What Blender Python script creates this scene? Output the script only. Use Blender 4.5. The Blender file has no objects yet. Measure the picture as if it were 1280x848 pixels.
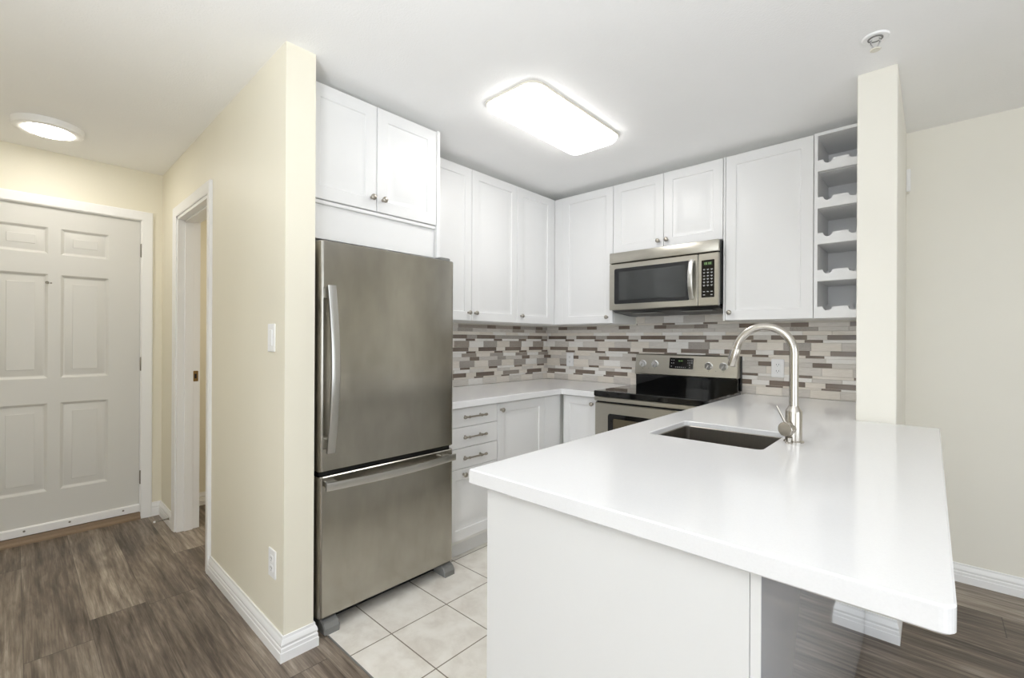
import bpy, bmesh, math, random
from mathutils import Vector, Matrix
random.seed(7)
S = bpy.context.scene
COL = S.collection
PI = math.pi

# ------------------------------------------------------------------ camera, light, exposure
TH, ROLL, FPX = 0.7429, 0.0051, 571.07
fw = Vector((-math.sin(TH), math.cos(TH), 0)); rt = Vector((math.cos(TH), math.sin(TH), 0)); up = Vector((0, 0, 1))
rt, up = rt * math.cos(ROLL) + up * math.sin(ROLL), up * math.cos(ROLL) - rt * math.sin(ROLL)
cam = bpy.data.cameras.new('camera'); cam.sensor_width = 36; cam.lens = FPX * 36 / 1280
cam.shift_y = 1.53 / 1280; cam.clip_start = .02; cam.clip_end = 60
camo = bpy.data.objects.new('camera', cam); COL.objects.link(camo)
M = Matrix((rt, up, -fw)).transposed().to_4x4(); M.translation = Vector((2.584, -3.2835, 1.2649))
camo.matrix_world = M
S.camera = camo
S.view_settings.view_transform = 'Standard'; S.view_settings.look = 'None'
S.view_settings.gamma = 1; S.view_settings.use_curve_mapping = False
S.view_settings.exposure = 0.30
S.cycles.use_denoising = True
S.cycles.max_bounces = 12; S.cycles.diffuse_bounces = 8; S.cycles.glossy_bounces = 6
S.cycles.sample_clamp_indirect = 6

W = bpy.data.worlds.new('daylight'); S.world = W; W.use_nodes = True
bg = W.node_tree.nodes['Background']; bg.inputs[0].default_value = (.86, .93, 1, 1); bg.inputs[1].default_value = 1.2

def area(name, loc, direction, sx, sy, power, color):
    l = bpy.data.lights.new(name, 'AREA'); l.shape = 'RECTANGLE'; l.size = sx; l.size_y = sy
    l.energy = power; l.color = color
    o = bpy.data.objects.new(name, l); COL.objects.link(o); o.location = loc
    o.rotation_euler = Vector(direction).to_track_quat('-Z', 'Y').to_euler()
    return o
# daylight at the living-room windows behind the camera
area('window_daylight', (5.52, -3.3, 1.30), (-1, 0, .4), 3.3, 2.0, 25, (.925, .965, 1))
area('window_daylight', (2.9, -6.92, 1.30), (0, 1, .4), 3.0, 2.0, 40, (.925, .965, 1))
# the photographer's flash, turned up to bounce off the ceiling behind the camera
area('bounce_flash', (2.55, -4.0, .95), (-.10, .08, 1), .5, .5, 46, (.94, .975, 1)).data.spread = math.radians(140)
area('closet_fill_light', (-.8, -1.5, 2.38), (0, 0, -1), .3, .3, 7, (1, .93, .82))  # added fill without a fixture, lightens the side room beyond the doorway
KITCHEN_LAMP, HALL_LAMP = 8, 38

# ------------------------------------------------------------------ materials
def lin(r, g, b):
    f = lambda c: (c / 255 / 12.92) if c / 255 <= .04045 else ((c / 255 + .055) / 1.055) ** 2.4
    return (f(r), f(g), f(b), 1)
class NT:
    def __init__(s, name):
        s.m = bpy.data.materials.new(name); s.m.use_nodes = True; s.t = s.m.node_tree; s.n = s.t.nodes
        s.b = s.n['Principled BSDF']
    def new(s, kind, **kw):
        n = s.n.new(kind)
        for k, v in kw.items(): setattr(n, k, v)
        return n
    def link(s, a, b): s.t.links.new(a, b)
    def val(s, sock, v):
        if hasattr(v, 'is_linked') or isinstance(v, bpy.types.NodeSocket): s.link(v, sock)
        else: sock.default_value = v
    def math(s, op, a, b=0.0, c=None):
        n = s.new('ShaderNodeMath', operation=op); s.val(n.inputs[0], a); s.val(n.inputs[1], b)
        if c is not None: s.val(n.inputs[2], c)
        return n.outputs[0]
    def coord(s): return s.new('ShaderNodeTexCoord').outputs['Object']
    def xyz(s, v):
        n = s.new('ShaderNodeSeparateXYZ'); s.link(v, n.inputs[0]); return n.outputs
    def comb(s, x, y, z):
        n = s.new('ShaderNodeCombineXYZ')
        for i, v in enumerate((x, y, z)): s.val(n.inputs[i], v)
        return n.outputs[0]
    def scale(s, v, sc):
        n = s.new('ShaderNodeMapping'); s.link(v, n.inputs[0]); n.inputs['Scale'].default_value = sc; return n.outputs[0]
    def noise(s, v, scale, detail=3, rough=.5, dist=0.0):
        n = s.new('ShaderNodeTexNoise'); s.link(v, n.inputs['Vector']); n.inputs['Scale'].default_value = scale
        n.inputs['Detail'].default_value = detail; n.inputs['Roughness'].default_value = rough; n.inputs['Distortion'].default_value = dist
        return n.outputs['Fac']
    def ramp(s, f, stops):
        n = s.new('ShaderNodeValToRGB'); s.link(f, n.inputs[0]); e = n.color_ramp.elements
        e[0].position, e[0].color = stops[0]; e[1].position, e[1].color = stops[-1]
        for p, c in stops[1:-1]: x = e.new(p); x.color = c
        return n.outputs[0]
    def mix(s, f, a, b, blend='MIX'):
        n = s.new('ShaderNodeMix', data_type='RGBA', blend_type=blend)
        s.val(n.inputs[0], f); s.val(n.inputs[6], a); s.val(n.inputs[7], b); return n.outputs[2]
    def bump(s, h, strength=.1, dist=.001):
        n = s.new('ShaderNodeBump'); s.link(h, n.inputs['Height']); n.inputs['Strength'].default_value = strength
        n.inputs['Distance'].default_value = dist; s.link(n.outputs[0], s.b.inputs['Normal'])
    def set(s, color=None, rough=None, metal=None, **kw):
        if color is not None: s.val(s.b.inputs['Base Color'], color)
        if rough is not None: s.val(s.b.inputs['Roughness'], rough)
        if metal is not None: s.val(s.b.inputs['Metallic'], metal)
        for k, v in kw.items(): s.val(s.b.inputs[k.replace('_', ' ')], v)
        return s
def paint(name, rgb, rough=.5, var=.03, bumpy=0, bscale=250, **kw):
    m = NT(name); v = m.coord(); n = m.noise(v, 3.0, 2)
    c = lin(*rgb); d = tuple(x * (1 - var) for x in c[:3]) + (1,)
    m.set(m.ramp(n, [(.3, d), (.7, c)]), rough, 0, **kw)
    if bumpy: m.bump(m.noise(v, bscale, 2), bumpy, .002)
    return m.m
def metal(name, rgb, rough=.3, stretch=(1, 1, 60), var=.12, bump=.02, wave=0.0):
    m = NT(name); v = m.coord(); n = m.noise(m.scale(v, stretch), 12, 3)
    c = lin(*rgb); d = tuple(x * (1 - var) for x in c[:3]) + (1,)
    m.set(m.ramp(n, [(.3, d), (.7, c)]), rough, 1)
    h = n
    if wave:
        big = m.noise(m.scale(v, (1, 2.6, .35)), 2.0, 0); h = m.math('ADD', m.math('MULTIPLY', n, .05), m.math('MULTIPLY', big, wave))
        m.bump(h, bump, .02)
        sm = m.noise(v, 3, 3, .5)
        m.set(None, m.math('ADD', rough - .06, m.math('MULTIPLY', sm, .10)))
    else: m.bump(h, bump, .001)
    return m.m
def emit(name, color, strength):
    m = NT(name); m.set((.9, .9, .9, 1) if strength > 1 else (.16, .3, .1, 1), .4); m.b.inputs['Emission Color'].default_value = color
    m.b.inputs['Emission Strength'].default_value = strength; return m.m

MT = {}
MT['wall'] = paint('cream_wall_paint', (236, 233, 223), .55, .02, .06, 350)
MT['hallwall'] = paint('lamp_tinted_cream_wall', (236, 231, 214), .5, .02, .06, 350)  # same cream paint, with the hall lamp's warm tint put into the colour
MT['ceiling'] = paint('white_stipple_ceiling', (247, 247, 247), .8, .015, .5, 130)
MT['trim'] = paint('white_semigloss_trim', (243, 243, 243), .3, .01)
MT['cab'] = paint('white_cabinet_foil', (230, 230, 230), .33, .01)
MT['cabin'] = paint('white_cabinet_melamine', (240, 240, 237), .4, .01)
MT['panel'] = paint('white_gloss_panel', (214, 218, 226), .04, .01, Specular_IOR_Level=1.0, Coat_Weight=1.0, Coat_Roughness=.04)
MT['endpanel'] = paint('white_satin_panel', (225, 225, 224), .35, .01)
MT['door'] = paint('white_door_paint', (217, 216, 212), .38, .015)
MT['plastic'] = paint('white_plastic', (244, 244, 244), .3, .01)
MT['steel'] = metal('brushed_stainless', (188, 184, 174), .3, (1, 1, 50), .1, .02)
MT['fridge'] = metal('smudged_stainless', (184, 180, 171), .23, (.7, 1.1, .5), .14, .07, wave=.8)
MT['handle'] = metal('satin_handle_steel', (205, 204, 200), .28, (1, 1, 1), .03, .0)
MT['nickel'] = metal('satin_nickel', (176, 170, 160), .28, (1, 1, 1), .05, .0)
MT['chrome'] = metal('chrome', (226, 226, 228), .1, (1, 1, 1), .02, .0)
MT['knobs'] = metal('polished_knob_chrome', (236, 236, 236), .32, (1, 1, 1), .02, .0)
MT['faucet'] = metal('brushed_faucet_nickel', (196, 191, 183), .24, (1, 1, 1), .03, .0)
MT['sink'] = metal('sink_stainless', (165, 160, 153), .3, (60, 1, 1), .15, .03)
MT['brass'] = metal('aged_brass', (150, 122, 78), .35, (1, 1, 1), .1, .0)
MT['hinge'] = metal('dull_hinge_steel', (150, 145, 136), .35, (1, 1, 1), .1, .0)
MT['black'] = paint('black_glass', (10, 10, 11), .06, .0, Specular_IOR_Level=.5)
MT['blackpl'] = paint('black_plastic', (24, 25, 28), .35, .05)
MT['burner'] = paint('faint_burner_print', (44, 44, 46), .2, .0)
MT['window'] = paint('smoked_microwave_glass', (62, 64, 64), .08, .02)
MT['greypl'] = paint('grey_plastic', (128, 128, 126), .45, .05)
MT['key'] = paint('pale_key_print', (190, 190, 190), .5, .02)
MT['seg'] = emit('green_display_segments', (.16, .34, .10, 1), .08)
MT['lcd'] = paint('display_glass', (40, 48, 34), .2, .02)
MT['dark'] = paint('dark_gap', (14, 14, 15), .6, .0)
MT['lamp'] = emit('lit_white_diffuser', (1, .985, .96, 1), KITCHEN_LAMP)
MT['halllamp'] = emit('lit_hall_diffuser', (1, .955, .87, 1), HALL_LAMP)
MT['lampbase'] = paint('cream_lamp_base', (226, 222, 210), .4, .02)
MT['wood_sill'] = paint('wood_threshold', (150, 128, 104), .45, .2)
MT['glass'] = NT('clear_window_glass').set((1, 1, 1, 1), .0, 0, Transmission_Weight=1.0, IOR=1.05).m
MT['oven_in'] = paint('oven_enamel', (88, 80, 62), .35, .2)

# quartz: white with a very fine fleck
m = NT('white_quartz'); v = m.coord()
m.set(m.ramp(m.noise(v, 260, 2), [(.3, lin(231, 231, 232)), (.6, lin(233, 233, 234))]), .12, 0, Specular_IOR_Level=.5)
MT['quartz'] = m.m

# grey-brown vinyl plank, boards along x
m = NT('grey_brown_plank'); v = m.coord(); x, y, z = m.xyz(v)
ry = m.math('DIVIDE', m.math('ADD', y, 10.175), .2035); row = m.math('FLOOR', ry); fy = m.math('FRACT', ry)
wn = m.new('ShaderNodeTexWhiteNoise', noise_dimensions='1D'); m.link(row, wn.inputs['W'])
rx = m.math('DIVIDE', m.math('ADD', m.math('ADD', x, 10.0), m.math('MULTIPLY', wn.outputs['Value'], 1.52)), 1.52)
colm = m.math('FLOOR', rx); fx = m.math('FRACT', rx)
wn2 = m.new('ShaderNodeTexWhiteNoise', noise_dimensions='2D'); m.link(m.comb(row, colm, 0), wn2.inputs['Vector'])
rnd = wn2.outputs['Value']
off = m.math('MULTIPLY', rnd, 37.0)
gv = m.comb(m.math('ADD', x, off), m.math('ADD', y, off), 0)
warp = m.noise(m.scale(gv, (1.3, 4, 1)), 1.6, 3, .5)
fine = m.noise(m.scale(gv, (2.2, 70, 1)), 2.0, 6, .7, .5)
mid = m.noise(m.scale(gv, (.55, 11, 1)), 1.7, 5, .6, .9)
wv = m.new('ShaderNodeTexWave', wave_type='BANDS', bands_direction='Y'); m.link(m.scale(gv, (.35, 1, 1)), wv.inputs['Vector'])
wv.inputs['Scale'].default_value = 9; wv.inputs['Distortion'].default_value = 14; wv.inputs['Detail'].default_value = 2.5; wv.inputs['Detail Scale'].default_value = .7
swirl = m.noise(m.scale(gv, (.8, 7, 1)), 2.2, 8, .68, 1.8)
g = m.math('ADD', m.math('MULTIPLY', mid, .34), m.math('MULTIPLY', fine, .36))
g = m.math('ADD', g, m.math('MULTIPLY', swirl, .30))
g = m.math('ADD', g, m.math('MULTIPLY', wv.outputs['Fac'], .04))
g = m.math('ADD', g, m.math('MULTIPLY', m.math('SUBTRACT', rnd, .5), .13))
g = m.math('ADD', g, m.math('MULTIPLY', m.math('SUBTRACT', warp, .5), .25))
colr = m.ramp(g, [(.37, lin(74, 64, 56)), (.47, lin(110, 98, 87)), (.56, lin(140, 128, 115)), (.68, lin(184, 172, 158))])
blot = m.noise(m.scale(gv, (2.2, 6, 1)), 1.1, 3, .5, .8)
colr = m.mix(m.ramp(blot, [(.62, (0, 0, 0, 1)), (.78, (.55, .55, .55, 1))]), colr, lin(78, 68, 61))
ey = m.math('LESS_THAN', m.math('MINIMUM', fy, m.math('SUBTRACT', 1.0, fy)), .005)
ex = m.math('LESS_THAN', m.math('MINIMUM', fx, m.math('SUBTRACT', 1.0, fx)), .0013)
seam = m.math('MAXIMUM', ey, ex)
m.set(m.mix(m.math('MULTIPLY', seam, .6), colr, lin(50, 44, 40)), m.math('ADD', .34, m.math('MULTIPLY', fine, .16)), 0, Specular_IOR_Level=.4)
m.bump(m.math('SUBTRACT', m.math('MULTIPLY', fine, .3), seam), .12, .001)
MT['plank'] = m.m

# stone-look floor tile with a grout grid
m = NT('beige_floor_tile'); v = m.coord(); x, y, z = m.xyz(v)
fx = m.math('FRACT', m.math('DIVIDE', m.math('ADD', x, 3.05 - .885), .305)); fy = m.math('FRACT', m.math('DIVIDE', m.math('ADD', y, 6.1 + 2.087), .300))
e = m.math('MINIMUM', m.math('MINIMUM', fx, m.math('SUBTRACT', 1.0, fx)), m.math('MINIMUM', fy, m.math('SUBTRACT', 1.0, fy)))
gr = m.math('LESS_THAN', e, .0085)
c = m.ramp(m.noise(v, 9, 6, .62, .3), [(.3, lin(216, 210, 200)), (.55, lin(234, 230, 222)), (.75, lin(241, 238, 232))])
m.set(m.mix(gr, c, lin(130, 120, 108)), m.math('ADD', .3, m.math('MULTIPLY', gr, .4)), 0)
m.bump(m.math('SUBTRACT', 1.0, gr), .3, .001)
MT['tile'] = m.m

def mosaic(name, a, b, rough, sy=(8, 8, 90)):
    m = NT(name); v = m.coord()
    m.set(m.ramp(m.noise(m.scale(v, sy), 3, 4, .6, .3), [(.3, lin(*a)), (.7, lin(*b))]), rough, 0); return m.m
MOS = {'grout': [paint('mosaic_grout', (214, 208, 200), .8, .03)],
       'dark': [mosaic('brown_glass_strip', (112, 98, 88), (130, 116, 105), .16, (2, 2, 2)), mosaic('brown_glass_strip', (120, 107, 97), (138, 125, 114), .16, (2, 2, 2))],
       'taupe': [mosaic('taupe_stone_strip', (146, 136, 126), (176, 166, 155), .4, (8, 8, 140)), mosaic('taupe_stone_strip', (152, 144, 137), (182, 175, 167), .4, (60, 60, 60))],
       'grey': [mosaic('grey_marble_strip', (194, 188, 181), (218, 212, 205), .3), mosaic('grey_marble_strip', (204, 198, 190), (224, 219, 212), .3)],
       'cream': [mosaic('cream_marble_strip', (226, 218, 207), (240, 234, 225), .25), mosaic('cream_marble_strip', (220, 212, 200), (235, 228, 218), .25)],
       'white': [mosaic('white_marble_strip', (234, 230, 225), (245, 243, 239), .22)]}

# ------------------------------------------------------------------ mesh helpers
def wloc(o):
    v = Vector((0, 0, 0))
    while o: v = v + Vector(o.location); o = o.parent
    return v
def obj(name, bm, mat, parent=None, smooth=False, mats=None):
    bmesh.ops.recalc_face_normals(bm, faces=bm.faces[:])
    me = bpy.data.meshes.new(name); bm.to_mesh(me); bm.free()
    for x in (mats or [mat]): me.materials.append(MT[x] if isinstance(x, str) else x)
    if parent: me.transform(Matrix.Translation(-wloc(parent)))
    if smooth:
        me.shade_smooth()
        try: me.set_sharp_from_angle(angle=math.radians(smooth if smooth is not True else 35))
        except Exception: pass
    o = bpy.data.objects.new(name, me); COL.objects.link(o); o.parent = parent
    return o
def thing(name, label, cat, loc, group=None):
    o = bpy.data.objects.new(name, None); COL.objects.link(o); o.location = loc; o.empty_display_size = .05
    o['label'] = label; o['category'] = cat
    if group: o['group'] = group
    return o
def struct(name, bm, mat, label=None, parent=None, cat=None, smooth=False, mats=None):
    o = obj(name, bm, mat, parent, smooth, mats)
    if not parent:
        o['kind'] = 'structure'
        if label: o['label'] = label
        if cat: o['category'] = cat
    return o
NB = bmesh.new
def box(bm, x0, x1, y0, y1, z0, z1, ch=0.0, seg=1):
    v = [bm.verts.new(p) for p in ((x0, y0, z0), (x1, y0, z0), (x1, y1, z0), (x0, y1, z0), (x0, y0, z1), (x1, y0, z1), (x1, y1, z1), (x0, y1, z1))]
    f = [bm.faces.new([v[i] for i in q]) for q in ((0, 3, 2, 1), (4, 5, 6, 7), (0, 1, 5, 4), (1, 2, 6, 5), (2, 3, 7, 6), (3, 0, 4, 7))]
    if ch:
        es = list({e for g in f for e in g.edges})
        bmesh.ops.bevel(bm, geom=es, offset=ch, segments=seg, affect='EDGES', profile=.5)
    return bm
def B(*a, **k): return box(NB(), *a, **k)
def offset_poly(P, d, closed=True):
    """offset a 2D path to its left by d with mitred corners"""
    n = len(P); out = []
    for i in range(n):
        p = Vector(P[i])
        a = Vector(P[i - 1]) if (closed or i > 0) else None
        b = Vector(P[(i + 1) % n]) if (closed or i < n - 1) else None
        d1 = (p - a).normalized() if a is not None else (b - p).normalized()
        d2 = (b - p).normalized() if b is not None else d1
        n1 = Vector((-d1.y, d1.x)); n2 = Vector((-d2.y, d2.x)); k = 1 + n1.dot(n2)
        out.append(p + (n1 + n2) * (d / max(k, .15)))
    return out
def slab(outer, z0, z1, ch=.003, holes=(), bm=None, mp=None):
    """prism on a counter-clockwise outline, chamfered at both ends; mp maps (a, b, h) to 3D"""
    bm = bm or NB(); mp = mp or (lambda a, b, h: (a, b, h))
    loops = []
    for P, s in [(outer, 1)] + [(h, -1) for h in holes]:
        Q = offset_poly(P, ch * s) if ch else [Vector(p) for p in P]
        rows = []
        for pts, h in ((Q, z0), (P, z0 + ch), (P, z1 - ch), (Q, z1)) if ch else ((P, z0), (P, z1)):
            rows.append([bm.verts.new(mp(p[0], p[1], h)) for p in pts])
        for r0, r1 in zip(rows, rows[1:]):
            for i in range(len(P)):
                j = (i + 1) % len(P); bm.faces.new((r0[i], r0[j], r1[j], r1[i]))
        loops.append(rows)
    for k in (0, -1):
        if holes:
            es = []
            for rows in loops:
                r = rows[k]
                for i in range(len(r)):
                    e = bm.edges.get((r[i], r[(i + 1) % len(r)])); es.append(e)
            bmesh.ops.triangle_fill(bm, use_beauty=True, use_dissolve=False, edges=es)
        else: bm.faces.new(loops[0][k])
    return bm
def rrect(a0, a1, b0, b1, r, n=6, which=(1, 1, 1, 1)):
    out = []
    for k, (ca, cb, t0) in enumerate(((a1, b0, -PI / 2), (a1, b1, 0), (a0, b1, PI / 2), (a0, b0, PI))):
        sa = -1 if ca == a1 else 1; sb = -1 if cb == b1 else 1
        if which[k] and r > 0:
            for i in range(n + 1):
                t = t0 + PI / 2 * i / n; out.append((ca + sa * r + r * math.cos(t), cb + sb * r + r * math.sin(t)))
        else: out.append((ca, cb))
    return out
def sweep(path, prof, mp, bm=None):
    """profile [(offset, height)] swept along an open 2D path with mitres"""
    bm = bm or NB()
    rows = [[bm.verts.new(mp(p.x, p.y, h)) for p in offset_poly(path, o, False)] for o, h in prof]
    k = len(rows)
    for a in range(k):
        r0, r1 = rows[a], rows[(a + 1) % k]
        for i in range(len(path) - 1): bm.faces.new((r0[i], r0[i + 1], r1[i + 1], r1[i]))
    bm.faces.new([r[0] for r in rows]); bm.faces.new([r[-1] for r in rows][::-1])
    return bm
def lathe(prof, origin, axis=(0, 0, 1), n=24, bm=None):
    """profile [(radius, height)] round an axis"""
    bm = bm or NB(); q = Vector((0, 0, 1)).rotation_difference(Vector(axis).normalized()); o = Vector(origin)
    rows = []
    for r, h in prof:
        if r < 1e-6: rows.append([bm.verts.new(o + q @ Vector((0, 0, h)))])
        else: rows.append([bm.verts.new(o + q @ Vector((r * math.cos(2 * PI * i / n), r * math.sin(2 * PI * i / n), h))) for i in range(n)])
    for r0, r1 in zip(rows, rows[1:]):
        for i in range(n):
            j = (i + 1) % n
            if len(r0) == 1 and len(r1) == 1: continue
            if len(r0) == 1: bm.faces.new((r0[0], r1[j], r1[i]))
            elif len(r1) == 1: bm.faces.new((r0[i], r0[j], r1[0]))
            else: bm.faces.new((r0[i], r0[j], r1[j], r1[i]))
    for r, s in ((rows[0], 1), (rows[-1], -1)):
        if len(r) > 1 and prof[0] != prof[-1]: bm.faces.new(r[::-s])
    return bm
def tube(pts, rad, n=14, bm=None, section=None, upv=None):
    """a tube, or a swept section [(a, b)], along 3D points"""
    bm = bm or NB(); P = [Vector(p) for p in pts]
    R = rad if isinstance(rad, (list, tuple)) else [rad] * len(P)
    nrm = None; rows = []
    for i, p in enumerate(P):
        t = ((P[min(i + 1, len(P) - 1)] - p).normalized() + (p - P[max(i - 1, 0)]).normalized()).normalized()
        if nrm is None: nrm = Vector(upv) if upv else (Vector((0, 0, 1)) if abs(t.z) < .9 else Vector((1, 0, 0)))
        nrm = (nrm - t * nrm.dot(t)).normalized(); b = t.cross(nrm)
        sec = section or [(math.cos(2 * PI * k / n), math.sin(2 * PI * k / n)) for k in range(n)]
        rows.append([bm.verts.new(p + nrm * (a * R[i]) + b * (c * R[i])) for a, c in sec])
    k = len(rows[0])
    for r0, r1 in zip(rows, rows[1:]):
        for i in range(k): bm.faces.new((r0[i], r0[(i + 1) % k], r1[(i + 1) % k], r1[i]))
    bm.faces.new(rows[0][::-1]); bm.faces.new(rows[-1])
    return bm
FX = lambda X, Y=0, Z=0: (lambda u, v, n: (X + n, Y + u, Z + v))      # faces +x: u along y
FY = lambda Y, X=0, Z=0: (lambda u, v, n: (X + u, Y - n, Z + v))      # faces -y: u along x
def leaf(mp, w, h, t, panels, rings, ch=.0025):
    """a door leaf with moulded panels in its front face (front at n=0, back at n=-t); panels (u0,u1,v0,v1)"""
    bm = NB(); V = {}
    def vt(u, v, n):
        k = (round(u, 5), round(v, 5), round(n, 5))
        if k not in V: V[k] = bm.verts.new(mp(u, v, n))
        return V[k]
    def ring(o, i):
        (a0, a1, b0, b1, n0), (c0, c1, d0, d1, n1) = o, i
        A = [vt(a0, b0, n0), vt(a1, b0, n0), vt(a1, b1, n0), vt(a0, b1, n0)]; C = [vt(c0, d0, n1), vt(c1, d0, n1), vt(c1, d1, n1), vt(c0, d1, n1)]
        for k in range(4): bm.faces.new((A[k], A[(k + 1) % 4], C[(k + 1) % 4], C[k]))
    us = sorted({ch, w - ch} | {p[0] for p in panels} | {p[1] for p in panels}); vs = sorted({ch, h - ch} | {p[2] for p in panels} | {p[3] for p in panels})
    for a, b in zip(us, us[1:]):
        for c, d in zip(vs, vs[1:]):
            if any(p[0] - 1e-6 <= a and b <= p[1] + 1e-6 and p[2] - 1e-6 <= c and d <= p[3] + 1e-6 for p in panels): continue
            bm.faces.new((vt(a, c, 0), vt(b, c, 0), vt(b, d, 0), vt(a, d, 0)))
    for p in panels:
        cur = (*p, 0.0)
        for ins, dep in rings:
            nx = (p[0] + ins, p[1] - ins, p[2] + ins, p[3] - ins, dep); ring(cur, nx); cur = nx
        a0, a1, b0, b1, n = cur; bm.faces.new((vt(a0, b0, n), vt(a1, b0, n), vt(a1, b1, n), vt(a0, b1, n)))
    # edge chamfer, edges and back; the chamfer starts from the split outline
    f = [vt(u, ch, 0) for u in us] + [vt(w - ch, v, 0) for v in vs[1:]] + [vt(u, h - ch, 0) for u in us[::-1][1:]] + [vt(ch, v, 0) for v in vs[::-1][1:-1]]
    def out(u): return 0 if u <= ch + 1e-6 else (w if u >= w - ch - 1e-6 else u)
    def outv(u): return 0 if u <= ch + 1e-6 else (h if u >= h - ch - 1e-6 else u)
    uv = [(u, ch) for u in us] + [(w - ch, v) for v in vs[1:]] + [(u, h - ch) for u in us[::-1][1:]] + [(ch, v) for v in vs[::-1][1:-1]]
    e = [vt(out(u), outv(v), -ch) for u, v in uv]; bk = [vt(out(u), outv(v), -t) for u, v in uv]
    k = len(f)
    for r0, r1 in ((f, e), (e, bk)):
        for i in range(k): bm.faces.new((r0[i], r0[(i + 1) % k], r1[(i + 1) % k], r1[i]))
    bm.faces.new(bk)
    return bm
RING = [(.004, -.0055), (.014, -.007), (.019, -.007), (.046, -.0015), (.049, -.0008)]
def knob(parent, p, axis):
    return obj('knob', lathe([(.0, 0), (.008, 0), (.0075, .003), (.005, .006), (.005, .013), (.009, .016), (.0138, .02), (.0145, .024), (.0125, .028), (.007, .0305), (0, .031)], p, axis, 20), 'nickel', parent, 40)
def cab_door(parent, face, at, u0, u1, v0, v1, knob_at=None, name='door', frame=.058, plain=False):
    """face 'x' (front plane x=at, u is y) or 'y' (front plane y=at, u is x)"""
    mp = FX(at, u0, v0) if face == 'x' else FY(at, u0, v0)
    w, h = u1 - u0, v1 - v0
    pn = [] if plain else [(frame, w - frame, frame, h - frame)]
    d = obj(name, leaf(mp, w, h, .019, pn, RING), 'cab', parent, 25)
    if knob_at: knob(d, (at, knob_at[0], knob_at[1]) if face == 'x' else (knob_at[0], at, knob_at[1]), (1, 0, 0) if face == 'x' else (0, -1, 0))
    return d

# ------------------------------------------------------------------ the setting
H = 2.44
XD, YH, YW, XE = -1.507, -2.5637, -2.4454, .7082       # entrance wall, hall wall face, its kitchen face, its end
PX0, PX1, PY, YR = 2.339, 2.476, -.7725, .11           # stub wall beside the counter, far wall
struct('floor', B(-2.2, 5.7, -7.1, .3, -.06, 0), 'plank')
struct('floor_tile', B(.0, 2.36, -2.377, 0, 0, .004), 'tile')
struct('ceiling', B(-2.2, 5.7, -7.1, .3, H, H + .08), 'ceiling')
D0, D1, DT = -3.545, -2.682, 2.092                      # entrance door opening in y, its top
b = NB(); box(b, XD - .14, XD, -4.1, D0, 0, H); box(b, XD - .14, XD, D1, .2, 0, H); box(b, XD - .14, XD, D0, D1, DT, H)
struct('wall_entrance', b, 'hallwall')
O0, O1, OT = -1.05, -.335, 2.06                         # side doorway in x, its top
b = NB(); box(b, XD, O0, YH, YW, 0, H); box(b, O1, XE, YH, YW, 0, H, 0); box(b, O0, O1, YH, YW, OT, H)
struct('wall_hall', b, 'hallwall')
struct('wall_left', B(-.12, 0, YW, .12, 0, H), 'wall')
struct('wall_back', B(-.12, PX0, 0, .12, 0, H), 'wall')
struct('wall_stub', B(PX0, PX1, PY, YR, 0, H, .003), 'wall')
struct('wall_right', B(PX1 - .05, 5.7, YR, YR + .12, 0, H), 'wall')
struct('wall_closet', B(XD, -.12, -.5, -.4, 0, H), 'hallwall')
struct('wall_passage', B(XD, .9, -4.1, -4.0, 0, H), 'hallwall')
b = NB(); box(b, 5.55, 5.67, -7, -4.95, 0, H); box(b, 5.55, 5.67, -1.65, YR, 0, H); box(b, 5.55, 5.67, -4.95, -1.65, 0, .3); box(b, 5.55, 5.67, -4.95, -1.65, 2.3, H)
struct('wall_window', b, 'wall')
b = NB(); box(b, .8, 1.4, -7.07, -6.95, 0, H); box(b, 4.4, 5.67, -7.07, -6.95, 0, H); box(b, 1.4, 4.4, -7.07, -6.95, 0, .3); box(b, 1.4, 4.4, -7.07, -6.95, 2.3, H)
struct('wall_rear', b, 'wall')
struct('wall_living', B(.8, .9, -7, -4.0, 0, H), 'wall')
def window(n, mp, w):
    b = NB()
    for a0, a1, c0, c1 in ((0, w, 0, .06), (0, w, 1.94, 2.0), (0, .06, 0, 2.0), (w - .06, w, 0, 2.0), (w / 2 - .03, w / 2 + .03, 0, 2.0)):
        p, q = mp(a0, c0, 0), mp(a1, c1, .06); box(b, min(p[0], q[0]), max(p[0], q[0]), min(p[1], q[1]), max(p[1], q[1]), p[2], q[2])
    o = struct('window_%d' % n, b, 'trim')
    p, q = mp(.02, .02, .025), mp(w - .02, 1.98, .03)
    obj('pane', B(min(p[0], q[0]), max(p[0], q[0]), min(p[1], q[1]), max(p[1], q[1]), p[2], q[2]), 'glass', o)
window(1, lambda u, v, n: (5.58 + n, -4.95 + u, .3 + v), 3.3)
window(2, lambda u, v, n: (1.4 + u, -7.04 + n, .3 + v), 3.0)

BB = [(0, 0), (.0165, 0), (.0165, .036), (.0145, .039), (.0145, .052), (.0115, .057), (.0125, .062), (.0135, .067), (.0105, .079), (.0065, .086), (.0055, .096), (0, .096)]
flat = lambda a, b, h: (a, b, h)
CW = .062                                              # casing width
# runs with the wall on the right-hand side of travel (offset goes to the left)
def base(name, path): return struct(name, sweep(path, BB, flat), 'trim', smooth=20)
base('baseboard_hall', [(XE, YW + .018), (XE, YH), (O1 + CW, YH)][::-1][::-1] if 0 else [(O1 + CW, YH), (XE, YH), (XE, YW), (XE - .05, YW)][::-1])
base('baseboard_entrance', [(O0 - CW, YH), (XD, YH), (XD, D1 + CW)])
base('baseboard_right', [(5.5, YR), (PX1, YR), (PX1, PY), (2.376, PY)])
base('baseboard_closet', [(XD, -.51), (XD, YW)])
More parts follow.
